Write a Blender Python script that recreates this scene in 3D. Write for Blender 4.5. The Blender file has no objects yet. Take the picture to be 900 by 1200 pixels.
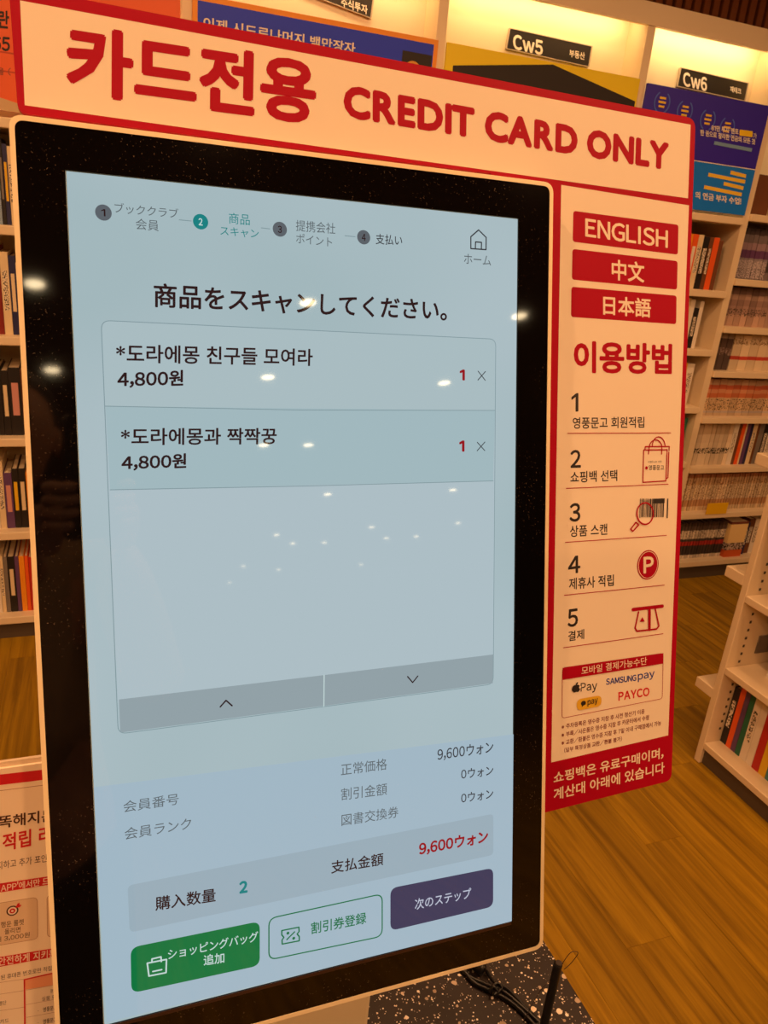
import bpy, bmesh, math, random
from mathutils import Vector, Matrix
random.seed(7)
S = bpy.context.scene
COL = S.collection

# ------------------------------------------------------------------ camera, world, light
F_PX = 899.877
CAM = Vector((-0.15776154, -0.50354887, 1.50143502))
R = [(0.9361920, -0.3399865, 0.0891840), (-0.0399636, -0.3550463, -0.9339941), (0.3492098, 0.8708337, -0.3459786)]
cam_d = bpy.data.cameras.new('camera')
cam = bpy.data.objects.new('camera', cam_d); COL.objects.link(cam)
right, down, fwd = Vector(R[0]), Vector(R[1]), Vector(R[2])
m = Matrix((( right.x, -down.x, -fwd.x, CAM.x), (right.y, -down.y, -fwd.y, CAM.y), (right.z, -down.z, -fwd.z, CAM.z), (0, 0, 0, 1)))
cam.matrix_world = m
cam_d.sensor_fit = 'VERTICAL'; cam_d.sensor_height = 24; cam_d.lens = F_PX / 1200 * 24
cam_d.clip_start = 0.02
cam_d.dof.use_dof = True; cam_d.dof.focus_distance = 0.60; cam_d.dof.aperture_fstop = 24.0
S.camera = cam
S.view_settings.view_transform = 'Standard'; S.view_settings.look = 'None'
S.view_settings.exposure = 0; S.view_settings.gamma = 1; S.view_settings.use_curve_mapping = False
w = bpy.data.worlds.new('world'); S.world = w; w.use_nodes = True
w.node_tree.nodes['Background'].inputs[0].default_value = (1.0, .55, .25, 1)
w.node_tree.nodes['Background'].inputs[1].default_value = 0.06
WARM = (1.0, .50, .22)
LAMP_W = 72.0          # each ceiling downlight
STRIP_W = 1.0          # each bookcase light strip
CEIL = 3.0

# ------------------------------------------------------------------ helpers
def lin(c):
    return tuple(((v/255)/12.92 if v/255 <= .04045 else ((v/255+.055)/1.055)**2.4) for v in c)
MATS = {}
def mat(key, rgb, rough=.5, spec=.5, emit=0, metal=0, coat=0):
    if key in MATS: return MATS[key]
    m = bpy.data.materials.new(key); m.use_nodes = True
    b = m.node_tree.nodes['Principled BSDF']; c = lin(rgb) + (1,)
    b.inputs['Base Color'].default_value = c; b.inputs['Roughness'].default_value = rough
    b.inputs['Specular IOR Level'].default_value = spec; b.inputs['Metallic'].default_value = metal
    b.inputs['Coat Weight'].default_value = coat
    if emit:
        b.inputs['Base Color'].default_value = (0, 0, 0, 1)
        b.inputs['Emission Color'].default_value = c; b.inputs['Emission Strength'].default_value = emit
    MATS[key] = m; return m
def nd(m, t, **kw):
    n = m.node_tree.nodes.new(t)
    for k, v in kw.items(): setattr(n, k, v)
    return n
def lk(m, a, b): m.node_tree.links.new(a, b)
def ramp(m, stops, interp='LINEAR'):
    r = nd(m, 'ShaderNodeValToRGB'); e = r.color_ramp; e.interpolation = interp
    while len(e.elements) < len(stops): e.elements.new(.5)
    for el, (p, c) in zip(e.elements, stops):
        el.position = p; el.color = lin(c) + (1,) if len(c) == 3 and max(c) > 1 else (tuple(c) + (1,) if len(c) == 3 else c)
    return r

WL = {}
def tag(o, label=None, cat=None, group=None, kind=None):
    if label: o['label'] = label
    if cat: o['category'] = cat
    if group: o['group'] = group
    if kind: o['kind'] = kind
    return o
def link(o, loc, parent=None):
    COL.objects.link(o); WL[o] = Vector(loc)
    if parent: o.parent = parent; o.location = Vector(loc) - WL[parent]
    else: o.location = loc
    return o
def empty(name, loc, label=None, cat=None, group=None, kind=None):
    o = bpy.data.objects.new(name, None); o.empty_display_size = .05
    link(o, loc); return tag(o, label, cat, group, kind)
def obj(name, verts, faces, mt, parent=None, mi=None, smooth=False):
    vs = [Vector(v) for v in verts]
    lo = Vector([min(v[i] for v in vs) for i in range(3)]); hi = Vector([max(v[i] for v in vs) for i in range(3)])
    c = (lo+hi)/2; c.z = lo.z
    me = bpy.data.meshes.new(name); me.from_pydata([v-c for v in vs], [], faces)
    for x in (mt if isinstance(mt, (list, tuple)) else [mt]): me.materials.append(x)
    if mi: me.polygons.foreach_set('material_index', mi)
    if smooth: me.polygons.foreach_set('use_smooth', [True]*len(me.polygons))
    me.update()
    return link(bpy.data.objects.new(name, me), c, parent)
def share(o, loc, parent=None, name=None):
    c = bpy.data.objects.new(name or o.name.split('.')[0], o.data); return link(c, loc, parent)
BF = [(0,3,2,1),(4,5,6,7),(0,1,5,4),(1,2,6,5),(2,3,7,6),(3,0,4,7)]
def bverts(x0,x1,y0,y1,z0,z1):
    return [(x0,y0,z0),(x1,y0,z0),(x1,y1,z0),(x0,y1,z0),(x0,y0,z1),(x1,y0,z1),(x1,y1,z1),(x0,y1,z1)]
def boxes(name, bl, mt, parent=None, bev=0, mi=None):
    vs, fs, ms = [], [], []
    for k, b in enumerate(bl):
        n = len(vs); vs += bverts(*b); fs += [tuple(i+n for i in f) for f in BF]; ms += [mi[k] if mi else 0]*6
    o = obj(name, vs, fs, mt, parent, ms)
    if bev:
        bm = bmesh.new(); bm.from_mesh(o.data)
        bmesh.ops.bevel(bm, geom=bm.edges[:], offset=bev, segments=2, affect='EDGES', profile=.5)
        bm.to_mesh(o.data); bm.free()
    return o
def box(name, x0,x1,y0,y1,z0,z1, mt, parent=None, bev=0): return boxes(name, [(x0,x1,y0,y1,z0,z1)], mt, parent, bev)
def cyl(name, c, r, h, mt, parent=None, seg=24, r2=None):
    r2 = r if r2 is None else r2; vs = []
    for z, rr in ((0, r), (h, r2)):
        for i in range(seg):
            a = 2*math.pi*i/seg; vs.append((c[0]+rr*math.cos(a), c[1]+rr*math.sin(a), c[2]+z))
    fs = [(i, (i+1) % seg, seg+(i+1) % seg, seg+i) for i in range(seg)] + [tuple(range(seg))[::-1], tuple(range(seg, 2*seg))]
    return obj(name, vs, fs, mt, parent)
def tube(name, pts, r, mt, parent=None, seg=8, sub=6):
    P = [Vector(p) for p in pts]; Q = []
    for i in range(len(P)-1):
        a, b, c, d = P[max(i-1,0)], P[i], P[i+1], P[min(i+2,len(P)-1)]
        for k in range(sub):
            t = k/sub
            Q.append(.5*((2*b)+(c-a)*t+(2*a-5*b+4*c-d)*t*t+(3*b-a-3*c+d)*t**3))
    Q.append(P[-1]); vs = []; fs = []
    nrm = None
    for i, p in enumerate(Q):
        d = (Q[min(i+1,len(Q)-1)]-Q[max(i-1,0)]).normalized()
        if nrm is None: nrm = d.orthogonal().normalized()
        nrm = (nrm - d*nrm.dot(d)).normalized(); b = d.cross(nrm)
        for k in range(seg):
            a = 2*math.pi*k/seg; vs.append(p+(nrm*math.cos(a)+b*math.sin(a))*r)
    for i in range(len(Q)-1):
        for k in range(seg):
            fs.append((i*seg+k, i*seg+(k+1)%seg, (i+1)*seg+(k+1)%seg, (i+1)*seg+k))
    fs += [tuple(range(seg))[::-1], tuple(range((len(Q)-1)*seg, len(Q)*seg))]
    return obj(name, vs, fs, mt, parent, smooth=True)

def ray(px, py):
    return right*((px-450)/F_PX) + down*((py-600)/F_PX) + fwd
class Surf:                                  # a real flat surface in the room with its own 2D axes in metres
    def __init__(s, o, ux, uy, base=0.0):
        s.o, s.ux, s.uy = Vector(o), Vector(ux).normalized(), Vector(uy).normalized()
        s.n = s.ux.cross(s.uy).normalized(); s.base = base
    def P(s, px, py):
        d = ray(px, py); c = s.o + s.n*s.base
        k = (c-CAM).dot(s.n)/d.dot(s.n); p = CAM + d*k - s.o
        return Vector((p.dot(s.ux), p.dot(s.uy)))
    def w(s, p, off=0.0): return s.o + s.ux*p[0] + s.uy*p[1] + s.n*(s.base+off)
def rounded(pts, r, n=6):
    out = []; N = len(pts); area = sum(pts[i][0]*pts[(i+1)%N][1]-pts[(i+1)%N][0]*pts[i][1] for i in range(N))
    if area < 0: pts = pts[::-1]
    rr = r if isinstance(r, (list, tuple)) else [r]*N
    for i in range(N):
        a, b, c = Vector(pts[i-1]), Vector(pts[i]), Vector(pts[(i+1)%N]); q = rr[i]
        if q <= 0: out.append(b); continue
        d1, d2 = (a-b).normalized(), (c-b).normalized(); ang = d1.angle(d2)
        L = min(q/math.tan(ang/2), (a-b).length*.5, (c-b).length*.5); p1, p2 = b+d1*L, b+d2*L
        for k in range(n+1):
            t = k/n; out.append(p1*(1-t)**2 + b*2*t*(1-t) + p2*t*t)
    return out
def slab(name, s, pts, off, thick, mt, parent, holes=None):
    N = len(pts)
    vs = [s.w(p, off) for p in pts] + [s.w(p, off-thick) for p in pts]
    fs = [tuple(range(N))]
    if thick > 0: fs += [tuple(range(2*N-1, N-1, -1))] + [(i, i+N, (i+1)%N+N, (i+1)%N) for i in range(N)]
    else: vs = vs[:N]
    return obj(name, vs, fs, mt, parent)
def panel(name, s, px, mt, parent, off, r=0, thick=0): return slab(name, s, rounded([s.P(*p) for p in px], r), off, thick, mt, parent)
def ring(name, s, outer, inner, off, thick, mt, parent):
    N = len(outer); vs = [s.w(p, off) for p in outer]+[s.w(p, off) for p in inner]+[s.w(p, off-thick) for p in outer]+[s.w(p, off-thick) for p in inner]
    fs = []
    for i in range(N):
        j = (i+1) % N
        fs += [(i, j, N+j, N+i), (N+i, N+j, 3*N+j, 3*N+i), (2*N+i, 2*N+j, j, i), (2*N+j, 2*N+i, 3*N+i, 3*N+j)]
    return obj(name, vs, fs, mt, parent)
def stroke(name, s, lines, wd, mt, parent, off, px=True):     # lines drawn as flat strips, wd in pixels of the photo at that spot
    vs, fs = [], []
    for pts in lines:
        Q = [s.P(*p) if px else Vector(p) for p in pts]
        for a, b in zip(Q, Q[1:]):
            d = (b-a)
            if d.length < 1e-7: continue
            d.normalize(); nn = Vector((-d.y, d.x))*wd/2; n = len(vs)
            vs += [s.w(v, off) for v in (a+nn, a-nn, b-nn, b+nn)]; fs.append((n, n+1, n+2, n+3))
        for p in Q:
            n = len(vs); vs += [s.w(p+Vector((math.cos(t), math.sin(t)))*wd/2, off+1e-6) for t in [k*math.pi/4 for k in range(8)]]
            fs.append(tuple(range(n, n+8)))
    return obj(name, vs, fs, mt, parent)
def disc(name, s, c, r, mt, parent, off, ry=None, n=28, rot=0):
    c = s.P(*c) if len(c) == 2 else Vector(c[:2]); ry = ry or r
    pts = []
    for k in range(n):
        a = 2*math.pi*k/n; x, y = r*math.cos(a), ry*math.sin(a)
        pts.append(c+Vector((x*math.cos(rot)-y*math.sin(rot), x*math.sin(rot)+y*math.cos(rot))))
    return slab(name, s, pts, off, 0, mt, parent)
GLYPH = {}
def raw(st, res=3):
    cu = bpy.data.curves.new('t', 'FONT'); cu.body = st; cu.resolution_u = res; cu.size = 1
    o = bpy.data.objects.new('t', cu); me = bpy.data.meshes.new_from_object(o)
    g = ([v.co.copy() for v in me.vertices], [tuple(p.vertices) for p in me.polygons])
    bpy.data.objects.remove(o); bpy.data.curves.remove(cu); bpy.data.meshes.remove(me); return g
def glyph(ch, latin):
    """outline of one character and its advance; Latin letters come from the same wide sans as the Korean unless latin is set"""
    key = (ch, latin)
    if key in GLYPH: return GLYPH[key]
    k = ord(ch)
    if ch == ' ': g = ([], [], .28)
    elif ch == 'I' and not latin: g = ([Vector(v) for v in ((.09,0,0),(.185,0,0),(.185,.735,0),(.09,.735,0))], [(0,1,2,3)], .275)
    elif ch == '*':
        vs, fs = raw('*'); g = (vs, fs, max(v.x for v in vs)+.06)
    elif ch == '1' and not latin:
        g = ([Vector((x+.05, y, 0)) for x, y in ((0,.525),(.20,.64),(.20,0),(.295,0),(.295,.735),(.21,.735),(0,.61))], [(0,1,5,6),(1,2,3,4,5)], .44)
    elif 33 <= k < 127 and not latin:
        vs, fs = raw(chr(k+0xFEE0)); x0 = min(v.x for v in vs); x1 = max(v.x for v in vs)
        sb = .05 if ch.isalnum() else .04
        g = ([Vector((v.x-x0+sb, v.y, 0)) for v in vs], fs, x1-x0+2*sb)
    else:
        vs, fs = raw(ch); adv = .92 if 0xAC00 <= k < 0xD7A4 else 1.0
        if latin: adv = max(v.x for v in vs)+.075
        if 0x30A0 <= k < 0x3100: adv = .97
        g = (vs, fs, adv)
    GLYPH[key] = g; return g
def text(body, s, x0, yt, yb, x1, mt, parent, off, bold=0.0, yt1=None, name='caption', latin=False):
    """flat lettering between pixel x0 and x1 on surface s; yt / yb are its top and bottom at x0, yt1 its top at x1"""
    base, bf, X = [], [], 0.0
    for ch in body:
        gv, gf, adv = glyph(ch, latin); n = len(base)
        base += [Vector((v.x+X, v.y, 0)) for v in gv]; bf += [tuple(i+n for i in f) for f in gf]; X += adv
    vs, fs, lay = list(base), list(bf), [0]*len(base)
    if bold > .003:                          # heavier strokes: the outline struck several times, a hair apart
        k = 6 if bold < .015 else 8
        for j in range(k):
            a = 2*math.pi*j/k + .3; n = len(vs)
            vs += [v+Vector((bold*math.cos(a), bold*math.sin(a), 0)) for v in base]; fs += [tuple(i+n for i in f) for f in bf]; lay += [j+1]*len(base)
    xa, xb = min(v.x for v in vs), max(v.x for v in vs); ya, yb_ = min(v.y for v in vs), max(v.y for v in vs)
    A, T = s.P(x0, yb), s.P(x0, yt)
    if yt1 is None:
        U = Vector((0, T.y-A.y)); O = Vector((A.x, A.y))
        vm = (A.y+T.y)/2; lo, hi = O.x, O.x+2.0
        def pxx(u):
            p = s.w((u, vm)) - CAM; return 450+F_PX*p.dot(right)/p.dot(fwd)
        for _ in range(40):
            mid = (lo+hi)/2
            if pxx(mid) < x1: lo = mid
            else: hi = mid
        Rv = Vector((lo-O.x, 0))
    else:
        T1 = s.P(x1, yt1); O = A; U = T-A; Rv = T1-T; 
    out = [s.w(O + Rv*((v.x-xa)/(xb-xa)) + U*((v.y-ya)/(yb_-ya)), off+l*4e-6) for v, l in zip(vs, lay)]
    return obj(name, out, fs, mt, parent)

# ------------------------------------------------------------------ shared materials
white_lam = mat('cream laminate', (232, 212, 178), .45)
cream = mat('cream panel', (238, 228, 200), .6)
kick = mat('dark kick', (84, 72, 60), .5)
metal_dark = mat('dark metal', (70, 62, 56), .4)
black_pl = mat('black plastic', (16, 15, 15), .35)
ceil_m = mat('ceiling paint', (86, 76, 68), .9)
wall_m = mat('wall paint', (120, 104, 88), .9)

def wood_mat():
    m = mat('oak floor', (150, 100, 45), .5, .25)
    b = m.node_tree.nodes['Principled BSDF']
    g = nd(m, 'ShaderNodeNewGeometry'); mp = nd(m, 'ShaderNodeMapping'); mp.inputs['Scale'].default_value = (40, 1.9, 1)
    oi = nd(m, 'ShaderNodeObjectInfo'); add = nd(m, 'ShaderNodeVectorMath', operation='ADD')
    mul = nd(m, 'ShaderNodeMath', operation='MULTIPLY'); mul.inputs[1].default_value = 37
    lk(m, oi.outputs['Random'], mul.inputs[0]); lk(m, g.outputs['Position'], mp.inputs['Vector'])
    lk(m, mp.outputs[0], add.inputs[0]); lk(m, mul.outputs[0], add.inputs[1])
    n = nd(m, 'ShaderNodeTexNoise'); n.inputs['Scale'].default_value = 1.0; n.inputs['Detail'].default_value = 7; n.inputs['Roughness'].default_value = .62; n.inputs['Distortion'].default_value = .6
    lk(m, add.outputs[0], n.inputs['Vector'])
    r = ramp(m, [(.28, (112, 82, 14)), (.5, (154, 117, 20)), (.72, (186, 145, 28))]); lk(m, n.outputs['Fac'], r.inputs[0])
    hs = nd(m, 'ShaderNodeHueSaturation'); mr = nd(m, 'ShaderNodeMapRange'); mr.inputs['To Min'].default_value = .84; mr.inputs['To Max'].default_value = 1.08
    lk(m, oi.outputs['Random'], mr.inputs['Value']); lk(m, mr.outputs[0], hs.inputs['Value']); lk(m, r.outputs[0], hs.inputs['Color'])
    lk(m, hs.outputs[0], b.inputs['Base Color'])
    bp = nd(m, 'ShaderNodeBump'); bp.inputs['Strength'].default_value = .12; bp.inputs['Distance'].default_value = .002
    lk(m, n.outputs['Fac'], bp.inputs['Height']); lk(m, bp.outputs[0], b.inputs['Normal'])
    return m
oak = wood_mat()
def terrazzo():
    m = mat('terrazzo', (60, 50, 48), .5, .35)
    b = m.node_tree.nodes['Principled BSDF']; g = nd(m, 'ShaderNodeNewGeometry'); last = None
    base = nd(m, 'ShaderNodeRGB'); base.outputs[0].default_value = lin((40, 31, 29)) + (1,); last = base.outputs[0]
    for sc, th in ((420, .9), (190, .75), (80, .62)):
        v = nd(m, 'ShaderNodeTexVoronoi'); v.inputs['Scale'].default_value = sc; v.inputs['Randomness'].default_value = 1
        nz = nd(m, 'ShaderNodeTexNoise'); nz.inputs['Scale'].default_value = sc*1.3
        mx = nd(m, 'ShaderNodeVectorMath', operation='MULTIPLY_ADD'); mx.inputs[1].default_value = (.006*75/sc,)*3
        lk(m, nz.outputs['Color'], mx.inputs[0]); lk(m, g.outputs['Position'], mx.inputs[2]); lk(m, mx.outputs[0], v.inputs['Vector']); lk(m, g.outputs['Position'], nz.inputs['Vector'])
        sep = nd(m, 'ShaderNodeSeparateColor'); lk(m, v.outputs['Color'], sep.inputs[0])
        mr = nd(m, 'ShaderNodeMath', operation='MULTIPLY_ADD'); mr.inputs[1].default_value = th; mr.inputs[2].default_value = -.52*th; lk(m, sep.outputs[0], mr.inputs[0])
        lt = nd(m, 'ShaderNodeMath', operation='LESS_THAN'); lk(m, v.outputs['Distance'], lt.inputs[0]); lk(m, mr.outputs[0], lt.inputs[1])
        cr = ramp(m, [(0, (150, 125, 100)), (.5, (232, 214, 190)), (1, (245, 235, 220))]); lk(m, sep.outputs[1], cr.inputs[0])
        mix = nd(m, 'ShaderNodeMix', data_type='RGBA'); lk(m, lt.outputs[0], mix.inputs['Factor']); lk(m, last, mix.inputs[6]); lk(m, cr.outputs[0], mix.inputs[7]); last = mix.outputs[2]
    lk(m, last, b.inputs['Base Color']); return m
terr = terrazzo()

# ------------------------------------------------------------------ setting
floor = tag(box('floor', -7, 9, -20, 2.6, -.12, -.006, oak), kind='structure')
W_, GAP = .128, .0007
x = -2.0; row = 0
while x < 3.6:
    y = -.7 - ((row*.47) % 1.2)
    while y < 2.5:
        L = 1.2; y1 = min(y+L, 2.52)
        if y1 > -.55:
            p = box('plank', x+GAP/2, x+W_-GAP/2, y+GAP/2, y1-GAP/2, -.006, random.uniform(-.0004, 0), oak, floor)
        y += L
    x += W_; row += 1
tag(box('ceiling', -7, 9, -20, 2.6, CEIL, CEIL+.1, ceil_m), kind='structure')
BACK_Y = 2.52
wall = tag(box('wall_back', -7, 9, BACK_Y, BACK_Y+.1, 0, CEIL, wall_m), kind='structure')
tag(box('wall_left', -7.1, -7, -20, 2.6, 0, CEIL, wall_m), kind='structure')
tag(box('wall_right', 9, 9.1, -20, 2.6, 0, CEIL, wall_m), kind='structure')
tag(box('wall_front', -7, 9, -20.1, -20, 0, CEIL, wall_m), kind='structure')
slat_m = mat('brown slat', (112, 60, 26), .7, .2)
box('slat_backing', -1.6, 4.1, 2.26, 2.28, 2.33, CEIL, mat('dark slat backing', (48, 28, 18), .8), wall)
s0 = None
for k in range(130):
    sx = -1.55+k*.0425
    if s0 is None: s0 = box('slat', sx, sx+.03, 2.235, 2.26, 2.335, CEIL, slat_m, wall, .004)
    else: share(s0, (sx+.015, WL[s0].y, WL[s0].z), wall, 'slat')

# ------------------------------------------------------------------ bookcases along the back wall
FY = 2.194
B = [-1.47, -.66, .15, .965, 1.78, 2.41, 3.22, 4.03]
rows_l = [.094, .417, .748, 1.078, 1.407, 1.70]
rows_e = [.10, .36, .615, .873, 1.128, 1.376, 1.67]
rows_f = [.101, .356, .587, .826, 1.037, 1.232, 1.432, 1.69]
ROWS = [rows_l, rows_l, rows_l, rows_l, rows_e, rows_f, rows_f]
bay_names = ['white bookcase bay at the far left end of the wall', 'white bookcase bay seen left of the kiosk, orange poster above',
  'white bookcase bay behind the kiosk under the blue poster', 'white bookcase bay behind the red sign under the yellow poster',
  'white bookcase bay under the navy poster, right of the red sign', 'white bookcase bay at the right with rows of matching volumes', 'white bookcase bay at the far right end of the wall']
strip_m = mat('strip light', (255, 214, 150), .5, emit=3)
for k in range(7):
    a, b = B[k], B[k+1]
    t = empty('bookcase', ((a+b)/2, 2.35, 0), bay_names[k], 'bookcase', 'white bookcases along the back wall')
    for x0 in (a, b-.017): box('side_panel', x0, x0+.017, FY, 2.5, 0, 2.30, white_lam, t)
    box('back_panel', a+.017, b-.017, 2.49, 2.505, .05, 2.335, cream, t)
    box('kick_plate', a+.017, b-.017, FY+.012, FY+.03, 0, ROWS[k][0]-.03, kick, t)
    for z in ROWS[k]:
        box('shelf', a+.017, b-.017, FY-.012, 2.49, z-.028, z, white_lam, t, .003)
    box('fascia', a, b, FY-.004, FY+.014, 2.265, 2.335, white_lam, t)
    box('top_panel', a, b, FY+.014, 2.5, 2.318, 2.335, white_lam, t)
    box('display_back', a+.017, b-.017, 2.31, 2.322, ROWS[k][-1], 2.318, cream, t)
    box('light_strip', a+.03, b-.03, FY+.02, FY+.04, 2.295, 2.31, strip_m, t)
    ld = bpy.data.lights.new('shelf_strip_light', 'AREA'); ld.shape = 'RECTANGLE'; ld.size = b-a-.1; ld.size_y = .02
    ld.energy = STRIP_W; ld.color = (1, .62, .26)
    lo = bpy.data.objects.new('shelf_strip_light', ld); link(lo, ((a+b)/2, FY+.05, 2.29), t)
    lo.rotation_euler = (math.radians(38), 0, 0)

# category signs on the back panels
BACKS = Surf((0, 2.308, 0), (1, 0, 0), (0, 0, 1))
sign_blk = mat('black sign plate', (38, 34, 32), .35); sign_wht = mat('sign lettering', (240, 232, 220), .6)
def cat_sign(px, code, word, label, cx, wx, wb):
    t = empty('category_sign', BACKS.w(BACKS.P(*px[0])), label, 'sign', 'category signs inside the bookcases')
    panel('plate', BACKS, px, sign_blk, t, .006, .003, .006)
    ring_pts = rounded([BACKS.P(*p) for p in px], .003)
    c = sum(ring_pts, Vector((0, 0)))/len(ring_pts)
    ring('rim', BACKS, [c+(p-c)*1.012+Vector((math.copysign(.002, (p-c).x), math.copysign(.002, (p-c).y))) for p in ring_pts], ring_pts, .008, .008, mat('clear rim', (190, 178, 160), .2), t)
    if code: text(code, BACKS, *cx, sign_wht, t, .0075, .035, wb[0])
    text(word, BACKS, *wx, sign_wht, t, .0075, .02, wb[1])
cat_sign([(318,-62),(437,-7),(433,21),(314,-25)], 'Cw4', '주식투자', 'black category sign lettered Cw4 above the blue poster', (322,-50,-26,362,), (399,-3,8,430), (-36, 7))
cat_sign([(597,34),(692,55),(688,78),(593,57)], 'Cw5', '부동산', 'black category sign lettered Cw5 above the yellow poster', (600,40,58,635), (666,58,67,684), (48, 62))
cat_sign([(797,80),(875,98),(871,118),(793,101)], 'Cw6', '재테크', 'black category sign lettered Cw6 above the navy poster', (799,84,101,827), (854,101,108,867), (91, 104))

# posters standing in the top compartments
FR = Surf((0, FY-.006, 0), (1, 0, 0), (0, 0, 1))
def fp(name, x0, x1, z0, z1, mt, parent, off, r=0, thick=0):
    return slab(name, FR, rounded([(x0,z0),(x1,z0),(x1,z1),(x0,z1)], r), off, thick, mt, parent)
t = empty('poster', (-.28, FY-.006, 1.70), 'orange poster with black lettering at the upper left edge', 'poster')
orange = mat('orange print', (232, 96, 42), .5)
fp('board', -.64, .128, 1.716, 2.14, orange, t, .006, 0, .008)
pk = mat('black print', (30, 22, 20), .6)
text('란', FR, -2, 12, 33, 11, pk, t, .0068, .03, 13.5); text('65', FR, -8, 42, 59, 12, pk, t, .0068, .03, 44)
ln = mat('dark orange print', (188, 62, 30), .5)
fp('rule', -.64, .128, 1.862, 1.866, ln, t, .0066); fp('rule', -.64, .128, 1.815, 1.819, ln, t, .0066)
text('을 (', FR, -5, 79, 88, 13, mat('brown print', (130, 70, 50), .6), t, .0068, .01, 80)
pts = [Vector((-.64, 1.716))] + [Vector((-.64+.42*k/12, 1.716+.062*math.sin(math.pi*(.5+k/24)))) for k in range(13)]
slab('pale_arc', FR, pts[::-1], .0067, 0, mat('tan print', (205, 172, 130), .6), t)

t = empty('poster', (.56, FY-.006, 1.70), 'blue poster with an orange border behind the red sign', 'poster')
fp('frame', .163, .953, 1.70, 2.092, mat('orange border', (236, 150, 40), .5), t, .006, .002, .008)
fp('print', .178, .938, 1.715, 2.077, mat('blue print', (8, 50, 215), .5), t, .0068)
wp = mat('white print', (236, 228, 214), .6)
text('이제 시드로나머지 백만장자', FR, 238, 20, 34, 416, wp, t, .0076, .02, 51)
fp('dark_box', .83, .935, 1.715, 2.045, pk, t, .0074)
disc('medal', FR, (.87, 1.99, 0), .03, mat('gold print', (214, 150, 50), .5), t, .0078)

t = empty('poster', (1.37, FY-.006, 1.70), 'yellow poster with a black roof shape below the Cw5 sign', 'poster')
fp('board', .985, 1.762, 1.70, 2.092, mat('yellow print', (236, 212, 6), .45), t, .006, .002, .008)
slab('roof_shape', FR, [Vector((FR.P(530,77).x, 1.715)), Vector((FR.P(743,119).x, 1.715)), FR.P(743,119), FR.P(647,76), FR.P(530,77)], .0068, 0, pk, t)

t = empty('poster', (2.09, FY-.006, 1.68), 'navy and light blue poster right of the red sign, below the Cw6 sign', 'poster')
fp('board', 1.797, 2.388, 1.68, 2.084, mat('navy print', (52, 34, 176), .5), t, .006, .002, .008)
fp('lower_field', 1.797, 2.388, 1.68, 1.853, mat('light blue print', (16, 124, 235), .5), t, .0068)
fp('divider', 1.797, 2.388, 1.852, 1.855, wp, t, .0072)
yp = mat('yellow lettering', (238, 200, 60), .6)
for cx, cz in ((1.875,2.03),(1.985,2.015),(2.10,2.0),(2.20,1.985)):
    for sgn in (-1, 1):
        arc = [(cx+sgn*.034*math.cos(a), cz+.036*math.sin(a)) for a in [math.radians(-62+k*13) for k in range(10)]]
        stroke('laurel', FR, [arc], .005, mat('blue grey print', (80, 110, 220), .6), t, .0074, px=False)
    for j, ww in enumerate((.022, .026, .02)):
        fp('caption', cx-ww/2*1.3, cx+ww/2*1.3, cz+.014-j*.014-.003, cz+.014-j*.014+.004, yp, t, .0074)
text('81만 투자 멘토', FR, 832, 146.3, 153.3, 864, wp, t, .0076, .03, 151.2)
panel('highlight', FR, [(865,151.8),(880.5,154),(880.2,161),(864.8,159)], mat('yellow highlight', (240, 205, 30), .6), t, .0074, .004)
text('가', FR, 881, 156, 162.5, 885, wp, t, .0078, .02, 156)
text('한 권으로 정리한 연금의 모든 것', FR, 819, 151.7, 158.8, 883.3, wp, t, .0076, .03, 163)
panel('pale_bar', FR, [(836,165.5),(880,174),(879,178),(835,169.5)], mat('pale blue print', (120, 160, 200), .6), t, .0074)
for (a, b_, c_, d_) in ((855,200,873,204.5),(829,202.5,872,211),(847,213,870,218.5),(824,217,868,226)):
    panel('caption', FR, [(a,b_),(c_,d_),(c_-.8,d_+4.2),(a-.8,b_+4.2)], yp, t, .0074)
text('의 연금 부자 수업!', FR, 813, 224, 232.5, 867, wp, t, .0078, .03, 232)
tan = mat('tan print', (205, 172, 130), .6)

# books ---------------------------------------------------------------
PAL = {'white':(232,222,206),'cream':(226,206,168),'black':(30,26,26),'brown':(110,66,40),'dark red':(128,30,26),'red':(190,36,30),'orange':(232,92,30),
 'yellow':(232,186,30),'navy':(36,38,84),'purple':(96,64,112),'grey':(122,114,108),'green':(30,106,78),'teal':(70,130,130),'pale blue':(136,160,186),'pink':(206,146,140),'amber':(238,150,30)}
def bmat(c): return mat(c+' cover', PAL[c], .5)
def vary(m, src, b, lo=.72, hi=1.1):
    oi = nd(m, 'ShaderNodeObjectInfo'); hs = nd(m, 'ShaderNodeHueSaturation'); mr = nd(m, 'ShaderNodeMapRange'); mr.inputs['To Min'].default_value = lo; mr.inputs['To Max'].default_value = hi
    lk(m, oi.outputs['Random'], mr.inputs['Value']); lk(m, mr.outputs[0], hs.inputs['Value']); lk(m, src, hs.inputs['Color']); lk(m, hs.outputs[0], b.inputs['Base Color'])
page_m = mat('page block', (230, 214, 184), .8)
def script_mat():
    m = mat('printed spine title', (235, 222, 200), .6); b = m.node_tree.nodes['Principled BSDF']
    g = nd(m, 'ShaderNodeNewGeometry'); n = nd(m, 'ShaderNodeTexNoise'); n.inputs['Scale'].default_value = 260; n.inputs['Detail'].default_value = 1
    r = ramp(m, [(0, (235, 222, 200)), (.52, (40, 34, 32))], 'CONSTANT'); lk(m, g.outputs['Position'], n.inputs['Vector']); lk(m, n.outputs['Fac'], r.inputs[0]); lk(m, r.outputs[0], b.inputs['Base Color'])
    return m
title_m = script_mat()
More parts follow.
